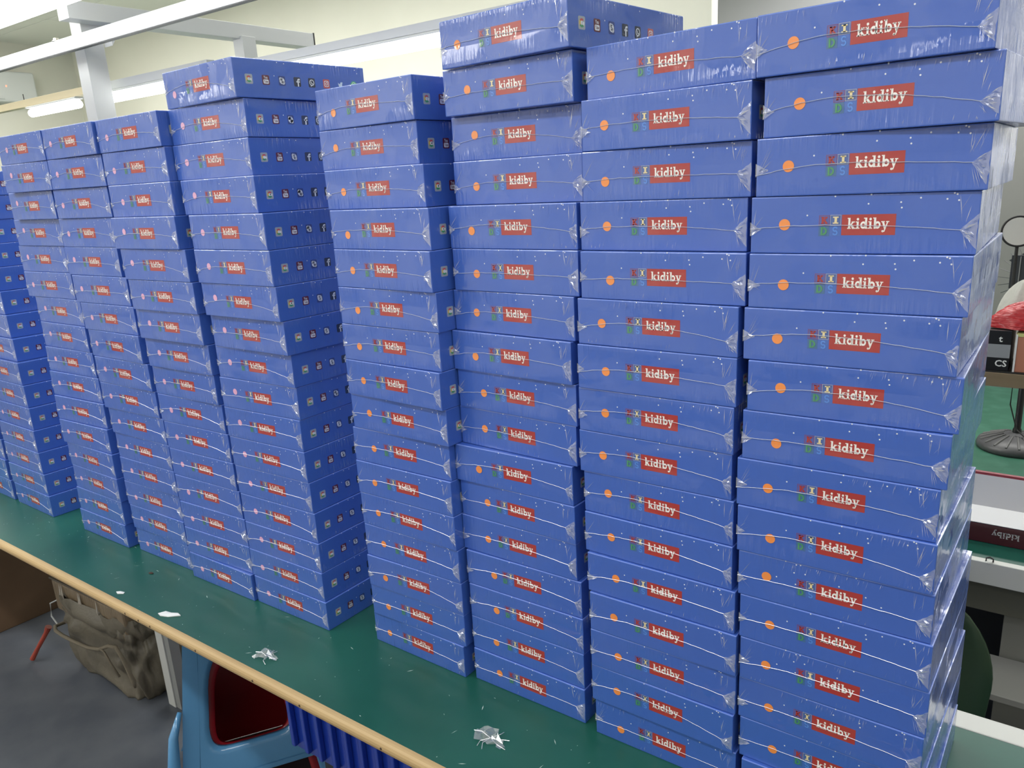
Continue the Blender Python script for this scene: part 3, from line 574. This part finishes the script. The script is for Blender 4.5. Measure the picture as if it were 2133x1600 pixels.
# dark green chair back leaning between the lines
dg = mat('dark green plastic', (0.012, 0.045, 0.025), .35, noise=(3, (.05,.07,.02), .4, .8, (1,1,.3)))
CH = thing('green_chair', 'dark green plastic chair standing between the two work tables', 'chair', (.93, .78, 0))
mb = MB()
def shell(u, v):
    z = .42+v*.37; w_ = .20*(1-.0*v)*math.sqrt(max(0.0, 1-(max(0, v-.45)/.56)**2)) if v > .45 else .20-.03*(.45-v)
    return ((u-.5)*2*w_, .03*math.cos((u-.5)*PI)+v*.05, z)
mb.grid(shell, 10, 14); 
o = mb.obj('backrest', dg, CH, smooth=True); sm = o.modifiers.new('s', 'SOLIDIFY'); sm.thickness = .006
o = MB().grid(lambda u, v: ((u-.5)*.4, -.33+v*.36, .40+.015*math.cos(u*2*PI)), 8, 6).obj('seat', dg, CH, smooth=True); sm = o.modifiers.new('s', 'SOLIDIFY'); sm.thickness = .008
for sx in (-1, 1):
    for sy in (-.30, .02): MB().tube([(sx*.17, sy, .40), (sx*.20, sy*1.1, 0)], [.018, .013], 8).obj('leg', dg, CH)

# pedestal fan on the green floor
fanm = mat('grey black plastic', (0.07, 0.07, 0.075), .4); fanb = mat('black pole', (.012,.012,.014), .35)
FN = thing('pedestal_fan', 'black pedestal fan with ribbed round base on the green floor', 'fan', (.905, 4.42, 0.004))
MB().lathe([(0,.0),(.21,0),(.215,.02),(.205,.045),(.12,.075),(.045,.095),(.035,.10),(0,.10)], 40).obj('base', fanm, FN, smooth=True)
for k in range(18):
    a = 2*PI*k/18; c, s_ = math.cos(a), math.sin(a)
    MB().tube([(c*.07,s_*.07,.092),(c*.13,s_*.13,.074),(c*.195,s_*.195,.049)], [.003,.006,.007], 6).obj('rib', mat('rib grey', (.13,.13,.13), .5) if k == 0 else bpy.data.materials['rib grey'], FN)
MB().lathe([(.026,.09),(.024,.12),(.019,.13),(.019,.62),(.015,.63),(.015,1.0)], 14).obj('pole', fanb, FN, smooth=True)
MB().tube([(-.02,0,.66),(-.05,-.02,.45),(-.05,-.03,.28),(.0,-.05,.13),(.10,-.1,.06)], .004, 6).obj('cable', capm, FN)
MB().lathe([(0,-.05),(.05,-.05),(.06,.0),(.05,.06),(0,.07)], 16).obj('motor', fanm, FN, (0,0,1.06))
gr = MB()
for k in range(24):
    a = 2*PI*k/24; gr.tube([(0,-.14,0),(math.cos(a)*.12,-.13,math.sin(a)*.12),(math.cos(a)*.19,-.07,math.sin(a)*.19)], .002, 4)
gr.obj('guard', fanm, FN, (0,0,1.06))
for k in range(3):
    a = 2*PI*k/3
    MB().add([(math.cos(a+d)*r_, -.08+.02*d, math.sin(a+d)*r_) for r_, d in ((.03,-.3),(.16,-.25),(.17,.45),(.03,.5))], [(0,1,2,3)]).obj('blade', fanm, FN, (0,0,1.06))

# far bench with cartons
T3 = thing('far_bench', 'far wooden-edged bench holding cartons and a red bag', 'table', (1.5, 3.4, 0))
MB().box(-1.0, -.30, TZ-.035, 2.2, .4, TZ+.03).obj('bench_top', mat('brown wood bench', (0.22,0.16,0.10), .6, noise=(8,(.30,.23,.15),.3,.7,(.2,1,1))), T3, bevel=.003)
MB().box(-1.0, -.295, TZ+.03, 2.2, .4, TZ+.036).obj('dark_mat', capm, T3)
for lx in (-.95, .6, 2.1): MB().box(lx, .3, 0, lx+.05, .35, TZ-.03).obj('leg', darkm, T3)
ZT = TZ+.0365
bkm = mat('black printed carton', (.012,.012,.014), .4); grm = mat('grey print band', (.30,.31,.34), .5); salm = mat('salmon card', (.50,.20,.13), .6)
BC = thing('black_carton', 'black carton with grey band and white letters on the far bench', 'carton', (.865, 3.12, ZT))
MB().box(-.13, 0, 0, .05, .2, .19).obj('body', bkm, BC, bevel=.002)
MB().box(-.131, -.0008, .062, .0505, .0, .125).obj('grey_band', grm, BC)
for tx, zz in (('t', .150), ('CS', .034)):
    mbt = MB()
    for pts in bfont(tx, .042, True): mbt.add([(a, 0, b) for a, b in pts], [tuple(range(len(pts)))])
    mbt.obj('lettering', mat('white carton lettering', (.85,.85,.85), .5) if tx == 't' else bpy.data.materials['white carton lettering'], BC, (.018 if tx == 'CS' else .008, -.001, zz))
SB = thing('salmon_box', 'salmon orange box with pale edge beside the black carton', 'box', (1.03, 3.12, ZT))
MB().box(-.09, 0, 0, .16, .2, .165).obj('body', salm, SB, bevel=.003); MB().box(-.098, -.002, 0, -.09, .2, .175).obj('pale_side', whc, SB)
MB().box(-.095, 0, .166, .16, .2, .18).obj('yellow_lid', mat('pale yellow card', (.62,.62,.25), .6), SB)
rs = random.Random(4)
def lump(name, label, cat, loc, sx, sy, sz, m, seed, amp=.12):
    rr = random.Random(seed); ph = [rr.uniform(0, 6) for _ in range(8)]
    def fn(u, v):
        a = u*2*PI; b = v*PI/2; r = 1+amp*(math.sin(3*a+ph[0]+4*v)+.6*math.sin(7*a+ph[1])*math.sin(5*v+ph[2])+.4*math.sin(11*a+9*v+ph[3]))
        return (sx*math.cos(a)*math.cos(b)*r, sy*math.sin(a)*math.cos(b)*r, sz*math.sin(b)*(1+amp*.5*math.sin(5*a+ph[4])*math.cos(b)))
    mb = MB().grid(fn, 40, 14)
    o = mb.obj(name, m, None, loc, smooth=True); return tag(o, label, cat)
redp = mat('glossy red plastic bag', (0.42, 0.008, 0.015), .38, coat=.15, bump=(22, .8, .015, (1,1,4)))
lump('red_bag', 'crumpled glossy red plastic bag lying on the black carton and boxes', 'bag', (1.02, 3.22, ZT+.195), .19, .10, .125, redp, 9)
lump('white_bag', 'pale plastic bag heap behind the red bag', 'bag', (.93, 3.50, ZT), .14, .10, .38, mat('pale plastic', (.50,.50,.46), .45, bump=(25,.6,.01,(1,1,1))), 5, .06)
# dark mesh panel and round mirror lamp
MP = thing('mesh_panel', 'dark wire mesh panel standing on the far bench', 'panel', (1.05, 3.72, ZT))
MB().box(-.22, -.006, .45, .35, .006, .47).obj('frame_bar', darkm, MP); MB().box(-.22, -.006, .30, .35, .0, .45).obj('backing', darkm, MP)
for k in range(20): MB().box(-.21+k*.028, -.010, .0, -.206+k*.028, -.006, .465).obj('wire', greym, MP)
RL = thing('ring_mirror', 'round pale mirror with black rim on a stand over the bench', 'mirror', (.855, 3.60, ZT))
def ring(R, r, n=36, m=8):
    mb = MB(); vs = [((R+r*math.cos(2*PI*j/m))*math.cos(2*PI*i/n), r*math.sin(2*PI*j/m), (R+r*math.cos(2*PI*j/m))*math.sin(2*PI*i/n)) for i in range(n) for j in range(m)]
    return mb.add(vs, [(i*m+j, i*m+(j+1) % m, ((i+1) % n)*m+(j+1) % m, ((i+1) % n)*m+j) for i in range(n) for j in range(m)])
ring(.072, .006).obj('rim', capm, RL, (0, 0, .60), smooth=True)
MB().lathe([(0,.004),(.07,.004),(.07,-.004),(0,-.004)], 32).obj('face', mat('pale mirror face', (.66,.66,.62), .3), RL, (0, 0, .60), (PI/2, 0, 0))
MB().tube([(0,0.01,.53),(0,0.01,.0)], .008, 8).obj('stand', capm, RL)
# grey partition that closes the view behind the bench
struct(bx('wall_side', -.6, 5.9, 0, 1.25, 5.96, 2.0, mat('grey partition', (.22,.22,.21), .7)), 'grey partition behind the far bench')

# ================================================================ under the table, left
ctm = mat('brown cabinet board', (0.11, 0.065, 0.035), .6, noise=(4,(.15,.09,.05),.3,.7,(1,1,1)))
CB = thing('brown_carton', 'large brown carton under the table at the far left', 'carton', (-2.80, .16, 0))
MB().box(-.36, -.20, 0, .36, .22, .62).obj('body', ctm, CB, bevel=.004)
MB().box(-.362, -.03, .3, .362, .03, .622).obj('tape', mat('dull tape', (.2,.13,.07), .4), CB)
# woven sack holding a carton
sackm = mat('grey brown woven sack', (0.105, 0.092, 0.066), .5, noise=(7,(.165,.145,.105),.3,.7,(1,1,1)), bump=(60, .5, .004, (1,1,1)))
SK = thing('woven_sack', 'grey-brown woven plastic sack with drawstring, carton inside, on the floor', 'sack', (-1.655, .205, 0), .03)
def sack(u, v):
    a = u*2*PI; ex = .38
    c, s_ = math.cos(a), math.sin(a)
    X = .275*math.copysign(abs(c)**ex, c); Y = .155*math.copysign(abs(s_)**ex, s_)
    z = v*.30; b = 1-.10*(1-v)**6
    pin = 1-.05*math.exp(-((v-.74)/.05)**2)+.03*math.exp(-((v-.86)/.06)**2)
    fold = .007*math.sin(9*a+3*math.sin(6*v))+.006*math.sin(17*a+11*v)+.006*math.sin(5*v*PI+4*a)+(.006*math.sin(31*a) if v > .6 else .003*math.sin(23*a))
    r = b*pin
    return (X*r+c*fold-.09*v*.6, Y*r+s_*fold+.02*v, max(0.0, z+.012*math.sin(4*a+2)*v-(.0 if v > .02 else 0)))
mb = MB().grid(sack, 90, 40)
mb.f.append(tuple(range(90, -1, -1))); mb.m.append(0)
mb.obj('sack_body', sackm, SK, smooth=True)
def cuff(u, v):
    a = u*2*PI; c, s_ = math.cos(a), math.sin(a); ex = .38
    X = .275*math.copysign(abs(c)**ex, c); Y = .155*math.copysign(abs(s_)**ex, s_)
    k = 1.0+.05*math.sin(PI*v)+.012*math.sin(13*a+4*v)
    return (X*k-.055, Y*k+.02, .235+.075*v+.012*math.sin(5*a)+.006*math.sin(19*a))
o = MB().grid(cuff, 80, 8).obj('rolled_cuff', sackm, SK, smooth=True)
kr2 = mat('scuffed taped cardboard', (0.17, 0.125, 0.075), .35, noise=(9,(.26,.20,.13),.3,.75,(1,1,.3)), bump=(30,.5,.01,(3,3,.3)))
MB().box(-.325, -.13, .22, .19, .15, .355).obj('carton', kr2, SK, bevel=.012, seg=3)
MB().box(-.33, -.135, .355, .195, .155, .362).obj('carton_flap', mat('dark flap', (.06,.045,.03), .6), SK, bevel=.002, seg=1)
shn = mat('shiny clear wrap edge', (.55,.5,.42), .12, coat=1)
for xx in (-.25, -.235, -.11, -.10, .02):
    MB().tube([(xx, -.134, .27), (xx+.004, -.138, .31), (xx-.003, -.134, .35)], [.001,.0035,.001], 5).obj('film_ridge', shn, SK)
ropem = mat('frayed rope', (0.20, 0.17, 0.12), .8, bump=(200,.8,.002,(1,1,1)))
def front(u, z): return (-.295+.59*u-.055*z/.46*1.0, -.168+.02*z, z)
pts = [(-.33,-.10,.15),(-.335,-.15,.15),(-.28,-.172,.16),(-.20,-.182,.168),(-.10,-.186,.175),(0,-.186,.182),(.08,-.184,.20),(.15,-.182,.235),(.19,-.175,.24),(.215,-.172,.20),(.235,-.17,.15),(.25,-.168,.115),(.252,-.168,.09)]
MB().tube(pts, [.007]*(len(pts)-2)+[.009,.004], 8).obj('rope', ropem, SK, smooth=True)
pts = [(.10,-.188,.21),(.14,-.195,.215),(.16,-.19,.17),(.185,-.182,.12)]
MB().tube(pts, .004, 6).obj('rope', ropem, SK, smooth=True)
MB().tube([(-.32,-.12,.26),(-.38,-.13,.23),(-.37,-.14,.18),(-.335,-.14,.155)], .003, 6).obj('strap', greym2, SK)
RS = tag(MB().tube([(0,0,.012),(.025,.02,.06),(.06,.05,.125),(.07,.06,.15)], [.010,.008,.009,.013], 10).obj('red_stick', mat('worn red plastic', (0.30,.045,.025), .45), None, (-2.075, -.03, 0)), 'worn red plastic stick leaning on the left side of the sack', 'stick')

# ---- plastic stools
def stool(name, label, mcol, loc, rz, H_=.47, top=.135, bot=.205, group=None, solid=(), rung=.075, zb=.1, zt=.4):
    t = thing(name, label, 'stool', loc, rz, group)
    hb = lambda z: bot+(top-bot)*(z/H_)
    for side in range(4):
        # panel with an arched opening; outer outline and hole bridged as a strip
        if side in solid:  # closed far sides, added to keep the stool's inside dark
            MB().add([(-bot*.98, -bot*.98, .001), (bot*.98, -bot*.98, .001), (top*.98, -top*.98, H_-.012), (-top*.98, -top*.98, H_-.012)], [(0, 1, 2, 3)]).obj('side_panel', mcol, t, (0, 0, 0), (0, 0, side*PI/2)); continue
        th = .004; mb = MB()
        outer, hole = [], []
        N_ = 40
        for i in range(N_):
            a = 2*PI*i/N_; cx, cz = 0, (zb+zt)/2; c, s_ = math.cos(a), math.sin(a)
            hw = hb(cz)*(.62 if s_ < 0 else .60); hh = (zt-zb)/2
            ex = .35 if s_ < 0 else .8
            x = hw*math.copysign(abs(c)**ex, c); z = cz+hh*math.copysign(abs(s_)**ex, s_)
            x *= hb(z)/hb(cz); hole.append((x, z))
            # outer: project to panel rectangle
            k = min(1/max(abs(c), 1e-6), 1/max(abs(s_), 1e-6)); zz = (H_+rung-.03)/2+(H_-rung+.03)/2*s_*k; zz = max(rung-.03, min(H_-.012, zz)); outer.append((hb(zz)*max(-1, min(1, c*k)), zz))
        def P3(x, z, d): return (x, -hb(z)+d, z)
        bev = [(x*1.16, cz0+(z-cz0)*1.10) for (x, z), cz0 in zip(hole, [(zb+zt)/2]*N_)]
        vs = [P3(x, z, 0) for x, z in outer]+[P3(x, z, -.001) for x, z in bev]+[P3(x, z, .004) for x, z in hole]+[P3(x, z, .016) for x, z in hole]+[P3(x*.985, z, .012) for x, z in outer]
        fs = []
        for r_ in range(4):
            for i in range(N_): j = (i+1) % N_; fs.append((r_*N_+i, r_*N_+j, (r_+1)*N_+j, (r_+1)*N_+i))
        mb.add(vs, fs)
        o = mb.obj('side_panel', mcol, t, (0, 0, 0), (0, 0, side*PI/2), smooth=True)
    for sx in (-1, 1):
        for sy in (-1, 1):
            vs = []; 
            for z, r_ in ((0, .052), (.04, .05), (H_*.5, .044), (H_-.02, .038)):
                h = hb(z)+(.012 if z == 0 else 0)
                for k in range(7):
                    a = PI/2*k/6; vs.append((sx*(h-r_+r_*math.cos(a)*1.02), sy*(h-r_+r_*math.sin(a)*1.02), z))
                vs.append((sx*(h-r_), sy*(h-r_), z))
            fs = [(i*8+k, i*8+(k+1) % 8, (i+1)*8+(k+1) % 8, (i+1)*8+k) for i in range(3) for k in range(8)]+[tuple(range(24, 32)), tuple(range(7, -1, -1))]
            if sx*sy < 0: fs = [f[::-1] for f in fs]
            MB().add(vs, fs).obj('leg', mcol, t, smooth=True)
    def seatf(u, v):
        a = u*2*PI; c, s_ = math.cos(a), math.sin(a); e = .35; pr = [(0,H_-.004),(.6,H_-.004),(.93,H_),(1.0,H_-.006),(1.03,H_-.02)][round(v*4)]
        return (top*pr[0]*math.copysign(abs(c)**e, c), top*pr[0]*math.copysign(abs(s_)**e, s_), pr[1])
    MB().grid(seatf, 40, 4).obj('seat', mcol, t, smooth=True)
    def lip(u, v):
        a = u*2*PI; c, s_ = math.cos(a), math.sin(a); e = .3; z = rung-.025+.012*v; h = hb(z)+.004
        return (h*math.copysign(abs(c)**e, c), h*math.copysign(abs(s_)**e, s_), z)
    MB().grid(lip, 40, 2).obj('lower_ring', mcol, t, smooth=True)
    return t
bluep = mat('light blue plastic', (0.10, 0.30, 0.55), .22, coat=.6)
redpl = mat('dark red plastic', (0.35, 0.012, 0.02), .3, coat=.4)
deep = mat('deep blue plastic', (0.012, 0.05, 0.42), .3, coat=.4)
ang = math.radians(58.1); dx_, dy_ = math.cos(ang), math.sin(ang)
nx_, ny_ = dy_, -dx_                         # outward normal of the near panel
cx_, cy_ = -.642+dx_*.10-nx_*.19, -.092+dy_*.10-ny_*.19
S1o = stool('plastic_stool', 'light blue plastic stool with arched side openings under the table edge', bluep, (cx_, cy_, .02), ang, .62, .135, .227, rung=.17, zb=.235, zt=.535)
S1o['group'] = 'nested plastic stools under the table'
S2o = stool('plastic_stool', 'dark red plastic stool nested inside the light blue stool', redpl, (cx_, cy_, 0.0), ang, .60, .115, .205, rung=.21, zb=.245, zt=.51, solid=(1, 2, 3))
S2o['group'] = 'nested plastic stools under the table'
MB().tube([(-.178,-.178,.38),(-.203,-.200,.32),(-.214,-.211,.24),(-.222,-.220,.12),(-.228,-.227,.0)], [.006,.013,.017,.019,.019], 10).obj('leg_rib', bluep, S1o, smooth=True)
# deep blue ribbed crate
CR = thing('blue_crate', 'deep blue ribbed plastic crate under the table right of the stools', 'crate', (-.05, .12, .385))
MB().box(-.27, -.17, 0, .27, .17, .012).obj('bottom', deep, CR)
for (a, b, c, d, n) in ((-.27,-.17,.27,-.163,'side_wall'),(-.27,.163,.27,.17,'side_wall'),(-.27,-.163,-.263,.163,'end_wall'),(.263,-.163,.27,.163,'end_wall')):
    MB().box(a, b, .012, c, d, .32).obj(n, deep, CR)
for k in range(11): MB().box(-.265+k*.053-.007, -.184, .01, -.265+k*.053+.007, -.17, .29).obj('rib', deep, CR, bevel=.003)
for k in range(6): MB().box(-.284, -.15+k*.06-.007, .01, -.27, -.15+k*.06+.007, .29).obj('rib', deep, CR, bevel=.003)
MB().box(-.29, -.19, .29, .29, -.163, .32).obj('rim', deep, CR, bevel=.004); MB().box(-.29, -.163, .29, -.263, .18, .32).obj('rim', deep, CR, bevel=.004)
ST_ = thing('dark_stand', 'black low stand under the deep blue crate', 'stand', (-.05, .12, 0))
MB().box(-.24, -.14, .35, .24, .14, .383).obj('top', darkm, ST_, bevel=.004)
for sx in (-.2, .2):
    for sy in (-.11, .11): MB().box(sx-.02, sy-.02, 0, sx+.02, sy+.02, .35).obj('leg', darkm, ST_)
